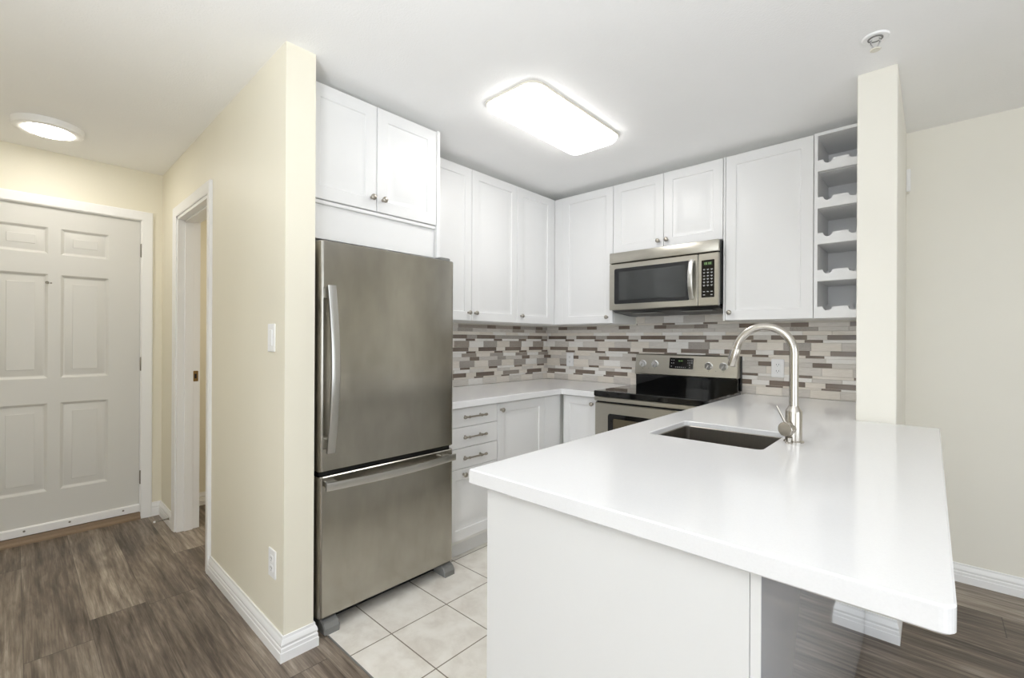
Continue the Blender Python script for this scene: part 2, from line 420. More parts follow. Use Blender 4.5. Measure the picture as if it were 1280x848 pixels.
# casings and jambs
CP = [(0, 0), (0, .010), (.006, .013), (.02, .0145), (.045, .018), (.056, .018), (CW, .014), (CW, 0)]
mpE = lambda a, b, h: (XD + h, a, b)
struct('trim_1', sweep([(D1, 0), (D1, DT), (D0, DT), (D0, 0)], [(-o, h) for o, h in CP], mpE), 'trim', smooth=20)
mpH = lambda a, b, h: (a, YH - h, b)
b = sweep([(O0, 0), (O0, OT), (O1, OT), (O1, 0)], CP, mpH)
t2 = struct('trim_2', b, 'trim', smooth=20)
b = NB(); JT = .019
for a0, a1, c0, c1 in ((O0, O0 + JT, 0, OT), (O1 - JT, O1, 0, OT), (O0, O1, OT - JT, OT)):
    box(b, a0, a1, YH - .004, YW + .004, c0, c1, .001)
for a0, a1, c0, c1 in ((O0 + JT, O0 + JT + .012, 0, OT - JT), (O1 - JT - .012, O1 - JT, 0, OT - JT), (O0 + JT, O1 - JT, OT - JT - .012, OT - JT)):
    box(b, a0, a1, YH + .035, YW - .036, c0, c1, .001)
j = struct('door_jamb', b, 'trim', parent=t2)
b = slab(rrect(YW - .034, YW - .006, .98, 1.05, .004), O0 + JT, O0 + JT + .0015, 0, mp=lambda a, c, h: (h, a, c))
sp = obj('strike_plate', b, 'brass', t2); sp['label'] = 'brass strike plate'
obj('latch_hole', B(O0 + JT + .0015, O0 + JT + .0018, YW - .027, YW - .015, 1.0, 1.03), 'dark', sp)

# entrance door: six moulded panels
dr = bpy.data.objects.new('door_1', None); COL.objects.link(dr); dr.location = (XD, (D0 + D1) / 2, 0); dr['kind'] = 'structure'
w = D1 - D0 - .008; y0 = D0 + .004; z0 = .062
pn = []
for a, c in ((-3.085, -2.853), (-3.375, -3.142)):
    for e, f in ((1.795, 1.962), (1.010, 1.667), (.297, .852)): pn.append((a - y0, c - y0, e - z0, f - z0))
obj('door_slab', leaf(FX(XD - .012, y0, z0), w, DT - .004 - z0, .044, pn, [(.006, -.004), (.014, -.012), (.020, -.013), (.055, -.003), (.057, -.001)]), 'door', dr, 25)
for z in (1.88, 1.085, .29):
    b = NB(); lathe([(0, 0), (.0045, .0), (.0062, .003), (.0062, .092), (.0045, .095), (0, .095)], (XD + .004, D1 - .001, z - .047), (0, 0, 1), 12, b)
    obj('hinge', b, 'hinge', dr, 40)
obj('peephole', lathe([(0, 0), (.009, 0), (.009, .003), (.006, .005), (.004, .0035), (0, .0035)], (XD - .012, -3.146, 1.614), (1, 0, 0), 16), 'hinge', dr, 40)
obj('door_screw', lathe([(0, 0), (.005, 0), (.004, .002), (0, .0025)], (XD - .012, -3.128, 1.612), (1, 0, 0), 12), 'hinge', dr, 40)
sw = obj('door_sweep', slab([(XD - .012, .05), (XD + .003, .05), (XD + .003, .095), (XD - .002, .1), (XD - .012, .102)], D0 + .006, D1 - .006, 0, mp=lambda a, c, h: (a, h, c)), 'trim', dr)
for y in (-3.24, -3.039, -2.774, -3.45):
    obj('screw', lathe([(0, 0), (.006, 0), (.005, .002), (.002, .0022), (0, .001)], (XD + .003, y, .078), (1, 0, 0), 12), 'hinge', sw, 40)
b = slab([(XD - .14, 0), (XD + .02, 0), (XD + .02, .012), (XD + .006, .022), (XD + .004, .045), (XD - .14, .045)], D0, D1, 0, mp=lambda a, c, h: (a, h, c))
struct('trim_3', b, 'wood_sill')
b = NB()
for a0, a1, c0, c1 in ((D0 - .0, D0 + .004, 0, DT), (D1 - .004, D1, 0, DT), (D0, D1, DT - .004, DT)): box(b, XD - .13, XD - .003, a0, a1, c0, c1)
box(b, XD - .14, XD - .06, D0, D1, .04, DT)
obj('door_frame', b, 'trim', dr)
struct('trim_4', slab([(.7, .0), (.7, .004), (1.73, .004), (1.73, 0)][::-1], -2.3795, -2.3745, 0, mp=lambda a, c, h: (a, h, c + .001)), 'greypl')

# mosaic backsplash: one sheet pattern repeats every 0.30 m
ROWS = [(.921, .972, [(.24, .39, 'cream'), (.39, .54, 'grey')]),
        (.972, .984, [(-.003, .095, 'dark'), (.095, .297, 'white')]),
        (.984, 1.016, [(.018, .215, 'dark'), (.215, .318, 'cream')]),
        (1.016, 1.041, [(.10, .25, 'white'), (.25, .40, 'grey')]),
        (1.041, 1.058, [(.155, .252, 'dark'), (.252, .455, 'cream')]),
        (1.058, 1.107, [(.0, .15, 'cream'), (.15, .30, 'grey2')]),
        (1.107, 1.136, [(.252, .35, 'dark2'), (.35, .552, 'grey')]),
        (1.136, 1.163, [(.02, .17, 'white'), (.17, .32, 'grey2')]),
        (1.163, 1.179, [(.216, .312, 'dark'), (.312, .516, 'white')]),
        (1.179, 1.209, [(.042, .238, 'dark'), (.238, .342, 'cream')]),
        (1.209, 1.258, [(.245, .396, 'cream'), (.396, .545, 'grey2')]),
        (1.258, 1.276, [(.210, .305, 'dark'), (.305, .51, 'white')]),
        (1.276, 1.305, [(.026, .223, 'dark'), (.223, .326, 'grey2')]),
        (1.305, 1.330, [(.05, .2, 'cream'), (.2, .35, 'white')]),
        (1.330, 1.356, [(.13, .28, 'grey2'), (.28, .43, 'grey')]),
        (1.356, 1.384, [(.135, .231, 'dark'), (.231, .435, 'grey2')]),
        (1.384, 1.399, [(.2, .296, 'dark'), (.296, .5, 'cream')]),
        (1.399, 1.448, [(.06, .21, 'grey'), (.21, .36, 'cream')]),
        (1.448, 1.500, [(.1, .25, 'grey'), (.25, .4, 'white')])]
def backsplash(name, mp, u0, u1, left, ext=None):
    mats = []; idx = {}
    for k in MOS:
        idx[k] = list(range(len(mats), len(mats) + len(MOS[k]))); mats += MOS[k]
    bm = NB()
    def face(pts, mi):
        f = bm.faces.new([bm.verts.new(mp(*p)) for p in pts]); f.material_index = mi
    def quadbox(a, b, c, d, n, mi, g=.0007, ch=.0012):
        a += g; b -= g; c += g; d -= g
        if b - a < .003: return
        o = [(a, c, n - ch), (b, c, n - ch), (b, d, n - ch), (a, d, n - ch)]; q = [(a + ch, c + ch, n), (b - ch, c + ch, n), (b - ch, d - ch, n), (a + ch, d - ch, n)]
        z = [(p[0], p[1], .001) for p in o]
        face(q, mi)
        for i in range(4):
            j = (i + 1) % 4; face((o[i], o[j], q[j], q[i]), mi); face((z[i], z[j], o[j], o[i]), mi)
    for r, (za, zb, pieces) in enumerate(ROWS):
        lo, hi = (u0, u1)
        if za >= 1.384:
            if not ext: continue
            lo, hi = ext
        face([(lo, za, .0045), (hi, za, .0045), (hi, zb, .0045), (lo, zb, .0045)], idx['grout'][0])
        for k in range(int(math.floor(lo / .3)) - 2, int(hi / .3) + 2):
            for a, b_, t in pieces:
                a1, b1 = max(lo, a + .3 * k), min(hi, b_ + .3 * k)
                if b1 - a1 < .004: continue
                t2 = t
                if t == 'grey2': t2 = 'taupe' if (left and random.random() < .85) or random.random() < .10 else 'grey'
                elif t == 'dark2': t2 = 'dark' if random.random() < .9 else 'taupe'
                elif t == 'dark' and left and zb - za > .02 and random.random() < .25: t2 = 'taupe'
                elif t == 'cream' and random.random() < .25: t2 = 'white'
                elif t == 'white' and random.random() < .35: t2 = 'cream'
                quadbox(a1, b1, za, zb, .0065 + random.random() * .0006, random.choice(idx[t2]))
    return struct(name, bm, None, mats=mats)
bs = backsplash('backsplash_back', FY(0), .0065, PX0 - .001, False, (.89, 1.64))
backsplash('backsplash_left', FX(0), -1.665, -.0001, True)

# ------------------------------------------------------------------ cabinets
UZ0, UZ1, UX, UY = 1.392, 2.392, .3546, -.3531
G_UP, G_BASE = 'white upper kitchen cabinets', 'white base kitchen cabinets'
def shell(x0, x1, y0, y1, z0, z1): return B(x0, x1, y0, y1, z0, z1, .001)
# above the refrigerator
c = thing('upper_cabinet', 'deep white two-door cabinet above the steel refrigerator', 'cabinet', (.0, -2.08, 1.71), G_UP)
obj('carcass', shell(.002, .592, YW + .003, -1.744, 1.86, 2.392), 'cabin', c)
obj('side_panel', B(.002, .615, -1.7435, -1.7235, 1.705, 2.394, .0015), 'cab', c)
obj('filler_panel', B(.574, .594, YW + .003, -1.7445, 1.71, 1.862, .001), 'cab', c)
obj('bottom_rail', B(.575, .606, YW + .003, -1.7445, 1.863, 1.879, .0015), 'cab', c)
cab_door(c, 'x', .612, YW + .004, -2.1055, 1.882, 2.388, (-2.133, 1.942))
cab_door(c, 'x', .612, -2.1025, -1.7455, 1.882, 2.388, (-2.072, 1.942))
obj('unseen_gap_filler', B(.004, .46, YW + .004, -1.75, 2.393, H - .002), 'cabin', c)  # unseen block added above each cabinet to lessen shade in the ceiling gap
# left wall run
c = thing('upper_cabinet', 'tall white two-door upper cabinet just past the refrigerator', 'cabinet', (0, -1.25, UZ0), G_UP)
obj('carcass', shell(.002, UX - .02, -1.664, -.803, UZ0, UZ1), 'cabin', c)
cab_door(c, 'x', UX, -1.662, -1.252, UZ0, UZ1 - .003, (-1.280, UZ0 + .052))
cab_door(c, 'x', UX, -1.249, -.804, UZ0, UZ1 - .003, (-1.220, UZ0 + .052))
obj('unseen_gap_filler', B(.004, UX - .13, -1.66, -.81, UZ1 + .001, H - .002), 'cabin', c)
c = thing('upper_cabinet', 'white single-door upper cabinet in the corner nearest the refrigerator run', 'cabinet', (0, -.58, UZ0), G_UP)
obj('carcass', shell(.002, UX - .02, -.8025, -.003, UZ0, UZ1), 'cabin', c)
cab_door(c, 'x', UX, -.801, -.388, UZ0, UZ1 - .003, (-.762, UZ0 + .052))
obj('filler_strip', B(UX - .02, UX - .004, -.386, UY + .004, UZ0, UZ1 - .002, .001), 'cab', c)
obj('unseen_gap_filler', B(.004, UX - .13, -.805, -.005, UZ1 + .001, H - .002), 'cabin', c)
# range wall run
c = thing('upper_cabinet', 'tall white single-door upper cabinet between the corner and the microwave', 'cabinet', (.64, 0, UZ0), G_UP)
obj('carcass', shell(UX - .019, .881, UY + .02, -.003, UZ0, UZ1), 'cabin', c)
cab_door(c, 'y', UY, .431, .880, UZ0, UZ1 - .003, (.838, UZ0 + .045))
obj('filler_strip', B(UX - .003, .429, UY + .004, UY + .02, UZ0, UZ1 - .002, .001), 'cab', c)
obj('unseen_gap_filler', B(UX - .019, .88, UY + .13, -.005, UZ1 + .001, H - .002), 'cabin', c)
c = thing('upper_cabinet', 'short white two-door upper cabinet sitting right above the microwave', 'cabinet', (1.262, 0, 1.89), G_UP)
obj('carcass', shell(.8835, 1.6405, UY + .02, -.003, 1.889, UZ1), 'cabin', c)
cab_door(c, 'y', UY, .8845, 1.2605, 1.892, UZ1 - .003, (1.229, 1.938))
cab_door(c, 'y', UY, 1.2635, 1.6395, 1.892, UZ1 - .003, (1.288, 1.938))
obj('unseen_gap_filler', B(.885, 1.64, UY + .13, -.005, UZ1 + .001, H - .002), 'cabin', c)
c = thing('upper_cabinet', 'wide white single-door upper cabinet between microwave and wine rack', 'cabinet', (1.877, 0, UZ0), G_UP)
obj('carcass', shell(1.643, 2.110, UY + .02, -.003, UZ0, UZ1), 'cabin', c)
cab_door(c, 'y', UY, 1.656, 2.109, UZ0, UZ1 - .003, (1.684, UZ0 + .047))
obj('filler_strip', B(1.6435, 1.654, UY, UY + .02, UZ0, UZ1 - .001, .001), 'cab', c)
obj('unseen_gap_filler', B(1.645, 2.109, UY + .13, -.005, UZ1 + .001, H - .002), 'cabin', c)
# wine rack
c = thing('wine_rack', 'narrow open white wine rack with scalloped shelf fronts beside the stub wall', 'wine rack', (2.22, 0, UZ0))
X0, X1, T = 2.112, 2.336, .016
b = NB(); box(b, X0, X0 + T, UY, -.012, UZ0, UZ1); box(b, X1 - T, X1, UY, -.012, UZ0, UZ1); box(b, X0 + T, X1 - T, UY, -.012, UZ1 - T, UZ1)
box(b, X0 + T, X1 - T, UY, -.012, UZ0, UZ0 + T); box(b, X0, X1, -.012, -.003, UZ0, UZ1)
obj('carcass', b, 'cab', c)
bounds = [1.394, 1.592, 1.791, 1.985, 2.184]
def scallop(mp, w, h, r, cs, t):
    pts = [(0, 0), (w, 0), (w, h)]
    for u in sorted(cs, reverse=True):
        lo, hi = max(u - r, 0), min(u + r, w)
        n = 10; a0 = math.acos(max(-1, min(1, (hi - u) / r))); a1 = math.acos(max(-1, min(1, (lo - u) / r)))
        for i in range(n + 1):
            a = a0 + (a1 - a0) * i / n; pts.append((u + r * math.cos(a), h - r * math.sin(a)))
    if pts[-1][0] > 1e-5: pts.append((0, h))
    return slab(pts, -t, 0, 0, mp=mp)
for k, zb in enumerate(bounds):
    if k: obj('shelf', B(X0 + T, X1 - T, UY + .03, -.0125, zb, zb + .012), 'cab', c)
    wd = X1 - X0 - 2 * T
    obj('front_rail', scallop(FY(UY + .001, X0 + T, zb), wd, .060, .0215, (.046, wd - .036), .016), 'cab', c, 25)
    obj('back_rail', scallop(FY(-.07, X0 + T, zb + .012), wd, .075, .030, (.046, wd - .036), .014), 'cab', c, 25)
obj('unseen_gap_filler', B(2.114, 2.334, UY + .13, -.005, UZ1 + .001, H - .002), 'cabin', c)  # set back out of view, added to keep the ceiling gap from going dark
# base run beside the refrigerator
BX, BY, BZ = .615, -.618, .878
def pull(parent, x, yc, z, L=.155):
    b = tube([(x + .030, yc - L / 2, z), (x + .030, yc + L / 2, z)], .0052, 12)
    for s in (-1, 1):
        yy = yc + s * (L / 2 - .018)
        tube([(x, yy, z), (x + .030, yy, z)], .0045, 10, b)
        lathe([(0, 0), (.0075, 0), (.0082, .004), (.0082, .012), (.006, .016), (0, .0165)], (x + .030, yc + s * (L / 2 - .002), z), (0, s, 0), 14, b)
        lathe([(0, -.004), (.0078, -.004), (.0078, .004), (0, .004)], (x + .030, yy - s * .012, z), (0, 1, 0), 12, b)
        lathe([(0, 0), (.008, 0), (.006, .004), (0, .004)], (x, yy, z), (1, 0, 0), 12, b)
    return obj('pull', b, 'nickel', parent, 40)
c = thing('base_cabinet', 'white base cabinet with three drawers over a door beside the refrigerator', 'cabinet', (0, -1.47, 0), G_BASE)
obj('carcass', shell(.002, BX - .02, -1.662, -1.266, .10, BZ), 'cabin', c)
obj('toe_kick', B(.53, .548, -1.662, -1.266, .005, .10), 'cab', c)
for z0, z1 in ((.768, BZ - .003), (.649, .765), (.531, .646)):
    d = obj('drawer', leaf(FX(BX, -1.660, z0), 1.660 - 1.268, z1 - z0, .019, [], RING), 'cab', c)
    pull(d, BX, -1.475, (z0 + z1) / 2 + .004)
cab_door(c, 'x', BX, -1.660, -1.268, .125, .528, (-1.545, .497))
c = thing('base_cabinet', 'white corner base cabinet with one door and blank strip next to the drawers', 'cabinet', (0, -.8, 0), G_BASE)
obj('carcass', shell(.002, BX - .02, -1.2655, -.003, .10, BZ), 'cabin', c)
obj('toe_kick', B(.53, .548, -1.2655, -.55, .005, .10), 'cab', c)
cab_door(c, 'x', BX, -1.264, -.802, .125, BZ - .003, (-1.238, .833))
obj('filler_strip', B(BX - .02, BX - .002, -.800, BY, .125, BZ - .003, .001), 'cab', c)
c = thing('base_cabinet', 'white single-door base cabinet between the corner and the range', 'cabinet', (.76, 0, 0), G_BASE)
obj('carcass', shell(.640, .917, BY + .02, -.003, .10, BZ), 'cabin', c)
obj('toe_kick', B(.640, .917, -.55, -.532, .005, .10), 'cab', c)
cab_door(c, 'y', BY, .640, .915, .125, BZ - .003, (.885, .833), frame=.052)
# worktops
CZ0, CZ1 = .8812, .9207
c = obj('countertop', slab([(.0066, -1.664), (.642, -1.664), (.642, -.646), (.919, -.646), (.919, -.0068), (.0066, -.0068)], CZ0, CZ1, .003), 'quartz')
c['label'] = 'short L-shaped white quartz countertop running from refrigerator to range'; c['category'] = 'countertop'
CX0, CX1, CY0, CY1 = 1.6754, 2.610, -2.4605, -.779
SX0, SX1, SY0, SY1 = 1.802, 2.188, -1.682, -1.318
out = [(CX0, CY0)] + [(CX1 - .018 + .018 * math.cos(t), CY0 + .018 + .018 * math.sin(t)) for t in [-PI / 2 + PI / 2 * i / 6 for i in range(7)]] + [(CX1, CY1), (PX0 - .001, CY1), (PX0 - .001, -.0075), (CX0, -.0075)]
c = obj('countertop', slab(out, CZ0, CZ1, .003, [rrect(SX0, SX1, SY0, SY1, .02)]), 'quartz')
c['label'] = 'long white quartz peninsula countertop with the sink cut into it'; c['category'] = 'countertop'
# peninsula base
P0, P1, PF = 1.724, 2.376, -2.44
c = thing('peninsula_cabinet', 'white peninsula base with flat end panel and glossy rear panel under the long counter', 'cabinet', (2.05, -1.4, 0))
obj('end_panel', B(P0, 2.3585, PF, PF + .018, .004, CZ0 - .004, .001), 'endpanel', c)
obj('back_panel', B(2.3595, P1, PF + .0022, PY - .02, .004, CZ0 - .004, .001), 'panel', c)
obj('edge_band', B(2.3595, P1, PF, PF + .002, .004, CZ0 - .004, .0005), 'endpanel', c)
b = NB(); box(b, 1.745, 1.760, PF + .019, -.67, .1, CZ0); box(b, 1.745, 2.335, -.69, -.672, .004, CZ0); box(b, 1.76, 2.335, PF + .019, -.69, .1, .116); box(b, 2.341, 2.3592, PF + .019, PY - .021, .004, CZ0 - .002)
obj('carcass', b, 'cabin', c)
obj('toe_kick', B(1.785, 1.80, PF + .019, -.70, .005, .10), 'cab', c)
mpW = lambda X, Y, Z: (lambda u, v, n: (X - n, Y + u, Z + v))
for y0, y1 in ((-2.417, -1.975), (-1.972, -1.50), (-1.497, -1.03)):
    d = obj('door', leaf(mpW(1.725, y0, .125), y1 - y0, .74, .019, [(.058, y1 - y0 - .058, .058, .74 - .058)], RING), 'cab', c, 25)
    knob(d, (1.725, y1 - .03, .83), (-1, 0, 0))
# sink
s = thing('sink', 'undermount stainless steel single-bowl sink set in the peninsula counter', 'sink', (1.995, -1.5, .70))
RZ = .9015
a0, a1, c0, c1, r = SX0 + .0012, SX1 - .0012, SY0 + .0012, SY1 - .0012, .019
L = [(0, RZ, .0), (.003, RZ - .003, 0), (.003, .74, 0), (.006, .715, 0), (.02, .703, 0), (.03, .70, 0)]
b = NB(); rows = []
for ins, z, _ in L: rows.append([b.verts.new((p[0], p[1], z)) for p in rrect(a0 + ins, a1 - ins, c0 + ins, c1 - ins, max(r - ins * .4, .01), 8)])
for r0, r1 in zip(rows, rows[1:]):
    for i in range(len(r0)): b.faces.new((r0[i], r0[(i + 1) % len(r0)], r1[(i + 1) % len(r0)], r1[i]))
b.faces.new(rows[-1])
obj('bowl', b, 'sink', s, 40)
dn = obj('drain', lathe([(0, 0), (.045, 0), (.045, .002), (.036, .003), (.032, -.0), (0, -.0005)], (1.995, -1.5, .7002), (0, 0, 1), 28), 'chrome', s, 40)
# faucet
FXX, FYY = 2.236, -1.47
f = thing('faucet', 'brushed nickel gooseneck faucet standing behind the sink', 'faucet', (FXX, FYY, CZ1))
obj('base_ring', lathe([(0, 0), (.031, 0), (.031, .003), (.027, .006), (.0, .006)], (FXX, FYY, CZ1), (0, 0, 1), 32), 'faucet', f, 40)
obj('body', lathe([(0, 0), (.0255, 0), (.0255, .098), (.0245, .102), (.016, .116), (.0155, .118), (0, .118)], (FXX, FYY, CZ1 + .005), (0, 0, 1), 32), 'faucet', f, 40)
R0, zc, AF, LS = .0925, 1.2245, math.radians(165), .079
pts = [(FXX, FYY, 1.03), (FXX, FYY, 1.13)] + [(FXX - R0 + R0 * math.cos(t), FYY, zc + R0 * math.sin(t)) for t in [AF * i / 24 for i in range(25)]]
e0 = Vector(pts[-1]); ed = Vector((-math.sin(AF), 0, math.cos(AF)))
obj('spout', tube(pts + [e0 + ed * (LS - .068)], .0142, 20), 'faucet', f, 60)
sh = obj('spray_head', tube([e0 + ed * (LS - .0675), e0 + ed * (LS - .064), e0 + ed * (LS - .004), e0 + ed * LS], [.0144, .0152, .0156, .0138], 20), 'faucet', f, 40)
obj('spray_button', tube([e0 + ed * (LS - .055) + Vector((-.0145, 0, .006)), e0 + ed * (LS - .02) + Vector((-.0145, 0, .006))], .005, 10), 'greypl', sh, 40)
hx = Vector((-.30, -.95, .0)).normalized()
hp = Vector((FXX, FYY, .968))
obj('valve_hub', lathe([(0, .015), (.0185, .015), (.0185, .038), (.0245, .041), (.0245, .052), (.0225, .055), (0, .055)], hp, hx, 28), 'faucet', f, 40)
lp = hp + hx * .046
obj('lever', tube([lp + Vector((0, 0, .016)), lp + Vector((-.028, -.004, .078))], .0038, 12), 'faucet', f, 40)
obj('hose_guide', lathe([(0, 0), (.011, 0), (.0115, .003), (.008, .006), (.008, .02), (0, .02)], (FXX - .005, FYY - .045, CZ1), (0, 0, 1), 20), 'faucet', f, 40)

# ------------------------------------------------------------------ refrigerator
FX0, FX1, FY0, FY1 = .03, .68, -2.413, -1.672
f = thing('refrigerator', 'stainless steel bottom-freezer refrigerator standing against the cream hall wall', 'refrigerator', (.36, -2.04, .004))
obj('cabinet', B(FX0, .60, FY0 + .006, FY1 - .006, .05, 1.675, .006, 2), 'greypl', f)
def fdoor(z0, z1): return slab(rrect(.606, FX1, FY0, FY1, .02, 7, (1, 1, 0, 0)), z0, z1, .004)
fd = obj('refrigerator_door', fdoor(.697, 1.688), 'fridge', f, 30)
fz = obj('freezer_drawer', fdoor(.072, .677), 'fridge', f, 30)
obj('door_gasket', B(.60, .655, FY0 + .012, FY1 - .012, .665, .705), 'dark', f)
sec = [(-.5, -1), (.5, -1), (.65, -.8), (.65, .8), (.5, 1), (-.5, 1), (-.65, .8), (-.65, -.8)]
pts = [(.718 + .034 * math.sin(PI * i / 20), -2.379 + .003 * math.sin(PI * i / 20), .785 + (1.492 - .785) * i / 20) for i in range(21)]
b = tube(pts, .0175, section=[(a * .62, c) for a, c in sec], upv=(1, 0, 0))
for z in (.80, 1.44): box(b, FX1 - .002, .722, -2.393, -2.366, z, z + .045, .003)
obj('door_handle', b, 'handle', fd, 40)
pts = [(.718 + .026 * math.sin(PI * i / 20), -2.398 + (-1.694 + 2.398) * i / 20, .643) for i in range(21)]
b = tube(pts, .0165, section=[(a * .62, c) for a, c in sec], upv=(1, 0, 0))
for y in (-2.385, -1.76): box(b, FX1 - .002, .722, y, y + .045, .630, .656, .003)
obj('drawer_handle', b, 'handle', fz, 40)
obj('hinge_cover', slab(rrect(.56, .665, -1.76, -1.682, .02), 1.6885, 1.705, .004), 'greypl', f)
for y in (-2.392, -1.742):
    b = slab([(.50, .004), (.695, .004), (.695, .03), (.682, .048), (.66, .058), (.50, .058)], y, y + .07, .004, mp=lambda a, c, h: (a, h, c))
    obj('foot', b, 'greypl', f)
obj('toe_grille', B(.55, .60, FY0 + .03, FY1 - .03, .015, .06), 'dark', f)

# ------------------------------------------------------------------ range
RX0, RX1, RYF = .924, 1.672, -.672
r = thing('range', 'stainless steel electric range with black glass cooktop between the counters', 'range', (1.3, -.33, .004))
obj('body', B(RX0 + .003, RX1 - .003, -.625, -.03, .02, .905, .002), 'steel', r)
ct = obj('cooktop', slab(rrect(RX0, RX1, RYF, -.075, .012), .897, .9345, .005), 'black', r, 30)
for x, y, q in ((1.11, -.52, .105), (1.49, -.52, .085), (1.11, -.24, .08), (1.49, -.24, .10)):
    obj('burner_ring', lathe([(q - .0012, 0), (q, 0), (q, .0002), (q - .0012, .0002), (q - .0012, 0)], (x, y, .9345), (0, 0, 1), 48), 'burner', ct)
obj('control_strip', B(RX0 + .004, RX1 - .004, -.668, -.63, .868, .896, .003), 'steel', r)
obj('door_gap', B(RX0 + .01, RX1 - .01, -.640, -.626, .20, .868), 'dark', r)
dm = FY(-.662, RX0 + .006, .235)
od = obj('oven_door', B(RX0 + .006, RX1 - .006, -.662, -.641, .235, .855, .004), 'steel', r)
w = RX1 - RX0 - .012
wf = obj('window_frame', slab(rrect(.10, w - .10, .17, .555, .018), 0, .003, .001, mp=dm), 'black', od, 30)
obj('window_pane', slab(rrect(.14, w - .14, .20, .525, .01), .003, .0045, .0005, mp=dm), 'oven_in', wf)
b = tube([(RX0 + .04, -.705, .852), (RX1 - .04, -.705, .852)], .010, section=[(-.6, -1), (.6, -1), (.9, 0), (.6, 1), (-.6, 1), (-.9, 0)], upv=(0, 0, 1))
for x in (RX0 + .06, RX1 - .085): box(b, x, x + .025, -.70, -.660, .843, .851, .002)
if 0: obj('oven_handle', b, 'handle', od)
else: b.free()
obj('storage_drawer', B(RX0 + .006, RX1 - .006, -.660, -.63, .045, .222, .004), 'steel', r)
# backguard
GX0, GX1 = .921, 1.652
obj('backguard_riser', slab([(-.012, .93), (-.075, .93), (-.078, 1.03), (-.012, 1.03)][::-1], GX0 + .004, GX1 - .004, 0, mp=lambda a, c, h: (h, a, c)), 'black', r)
cp = obj('control_panel', slab([(-.012, 1.022), (-.088, 1.014), (-.094, 1.022), (-.070, 1.160), (-.060, 1.168), (-.012, 1.168)][::-1], GX0, GX1, .004, mp=lambda a, c, h: (h, a, c)), 'steel', r)
obj('end_cap', slab([(-.011, .935), (-.030, .935), (-.034, 1.02), (-.030, 1.166), (-.011, 1.166)][::-1], GX1 + .0005, GX1 + .006, .001, mp=lambda a, c, h: (h, a, c)), 'blackpl', r)
sl = Vector((0, -.138, -.024)).normalized()          # outward normal of the sloped face
vv = Vector((0, .024, .138)).normalized()
def onp(x, z): 
    t = (z - 1.022) / .138
    return Vector((x, -.094 + .024 * t, z))
for x in (.985, 1.081, 1.466, 1.562):
    o = onp(x, 1.096)
    k = obj('knob', lathe([(0, 0), (.027, 0), (.027, .003), (.023, .006), (.0215, .020), (.0195, .023), (0, .023)], o, sl, 28), 'knobs', cp, 40)
    a = o + sl * .022; u_ = (vv * .85 + Vector((1, 0, 0)) * .5).normalized()
    obj('pointer', tube([a - u_ * .019, a + u_ * .019], .0045, 8), 'handle', k)
    for dz in (-.036,): 
        q = onp(x, 1.096 + dz)
        obj('marking', lathe([(0, 0), (.0022, 0), (.0022, .0005), (0, .0005)], q, sl, 8), 'blackpl', cp)
for x in (1.033, 1.514): obj('marking', lathe([(0, 0), (.0022, 0), (.0022, .0005), (0, .0005)], onp(x, 1.062), sl, 8), 'blackpl', cp)
def mpP(a, c, h): 
    p = onp(a, c) + sl * h; return p
dp = obj('display', slab(rrect(1.189, 1.361, 1.068, 1.145, .006), 0, .002, .0005, mp=mpP), 'black', r, 30)
b = NB()
for i, x in enumerate((1.255, 1.262, 1.273, 1.280)): slab(rrect(x, x + .0045, 1.119, 1.129, .0005, 1), .002, .0025, 0, bm=b, mp=mpP)
obj('clock_digits', b, 'seg', dp)
for x, z in [(1.205, 1.128), (1.221, 1.128), (1.205, 1.108), (1.221, 1.108), (1.205, 1.085), (1.237, 1.080), (1.251, 1.080), (1.265, 1.080), (1.279, 1.080), (1.293, 1.080), (1.307, 1.080), (1.322, 1.128), (1.336, 1.128), (1.350, 1.128), (1.322, 1.112), (1.336, 1.112), (1.350, 1.112), (1.336, 1.096), (1.336, 1.080)]:
    obj('touch_key', slab(rrect(x - .0035, x + .0035, z - .002, z + .002, .0008, 1), .002, .0024, 0, mp=mpP), 'key', dp)

# ------------------------------------------------------------------ microwave
m_ = thing('microwave', 'stainless over-the-range microwave with dark window hung under the short cabinet', 'microwave', (1.262, -.2, 1.48))
MX0, MX1, MF, MZ0, MZ1 = .886, 1.636, -.412, 1.482, 1.8865
obj('case', B(MX0 + .003, MX1 + .002, -.385, -.010, MZ0 + .012, MZ1 - .0005, .002), 'blackpl', m_)
obj('vent_panel', B(MX0, MX1, MF, -.384, 1.812, MZ1 - .0005, .006, 2), 'steel', m_, 30)
md = obj('door', B(MX0, 1.511, MF, -.386, MZ0, 1.807, .004), 'steel', m_)
mp = FY(MF, 0, 0)
wf = obj('window_frame', slab(rrect(.928, 1.462, 1.523, 1.772, .012), 0, .002, .0008, mp=mp), 'blackpl', md, 30)
obj('window_pane', slab(rrect(.965, 1.440, 1.548, 1.748, .006), .002, .003, .0005, mp=mp), 'window', wf, 30)
pts = [(1.478, MF - .012 - .030 * math.sin(PI * i / 16) ** .8, 1.528 + (1.775 - 1.528) * i / 16) for i in range(17)]
b = tube(pts, .0135, section=[(a * .5, c) for a, c in sec], upv=(0, -1, 0))
for z in (1.530, 1.755): box(b, 1.467, 1.489, MF - .016, MF + .001, z, z + .018, .002)
obj('handle', b, 'handle', md, 40)
cp = obj('control_panel', B(1.5135, MX1, MF, -.386, MZ0, 1.807, .004), 'steel', m_)
kp = obj('keypad', slab(rrect(1.535, 1.612, 1.534, 1.764, .003), 0, .0015, .0005, mp=mp), 'black', m_)
lc = obj('display', slab(rrect(1.547, 1.601, 1.729, 1.754, .002), .0015, .002, 0, mp=mp), 'lcd', kp)
b = NB()
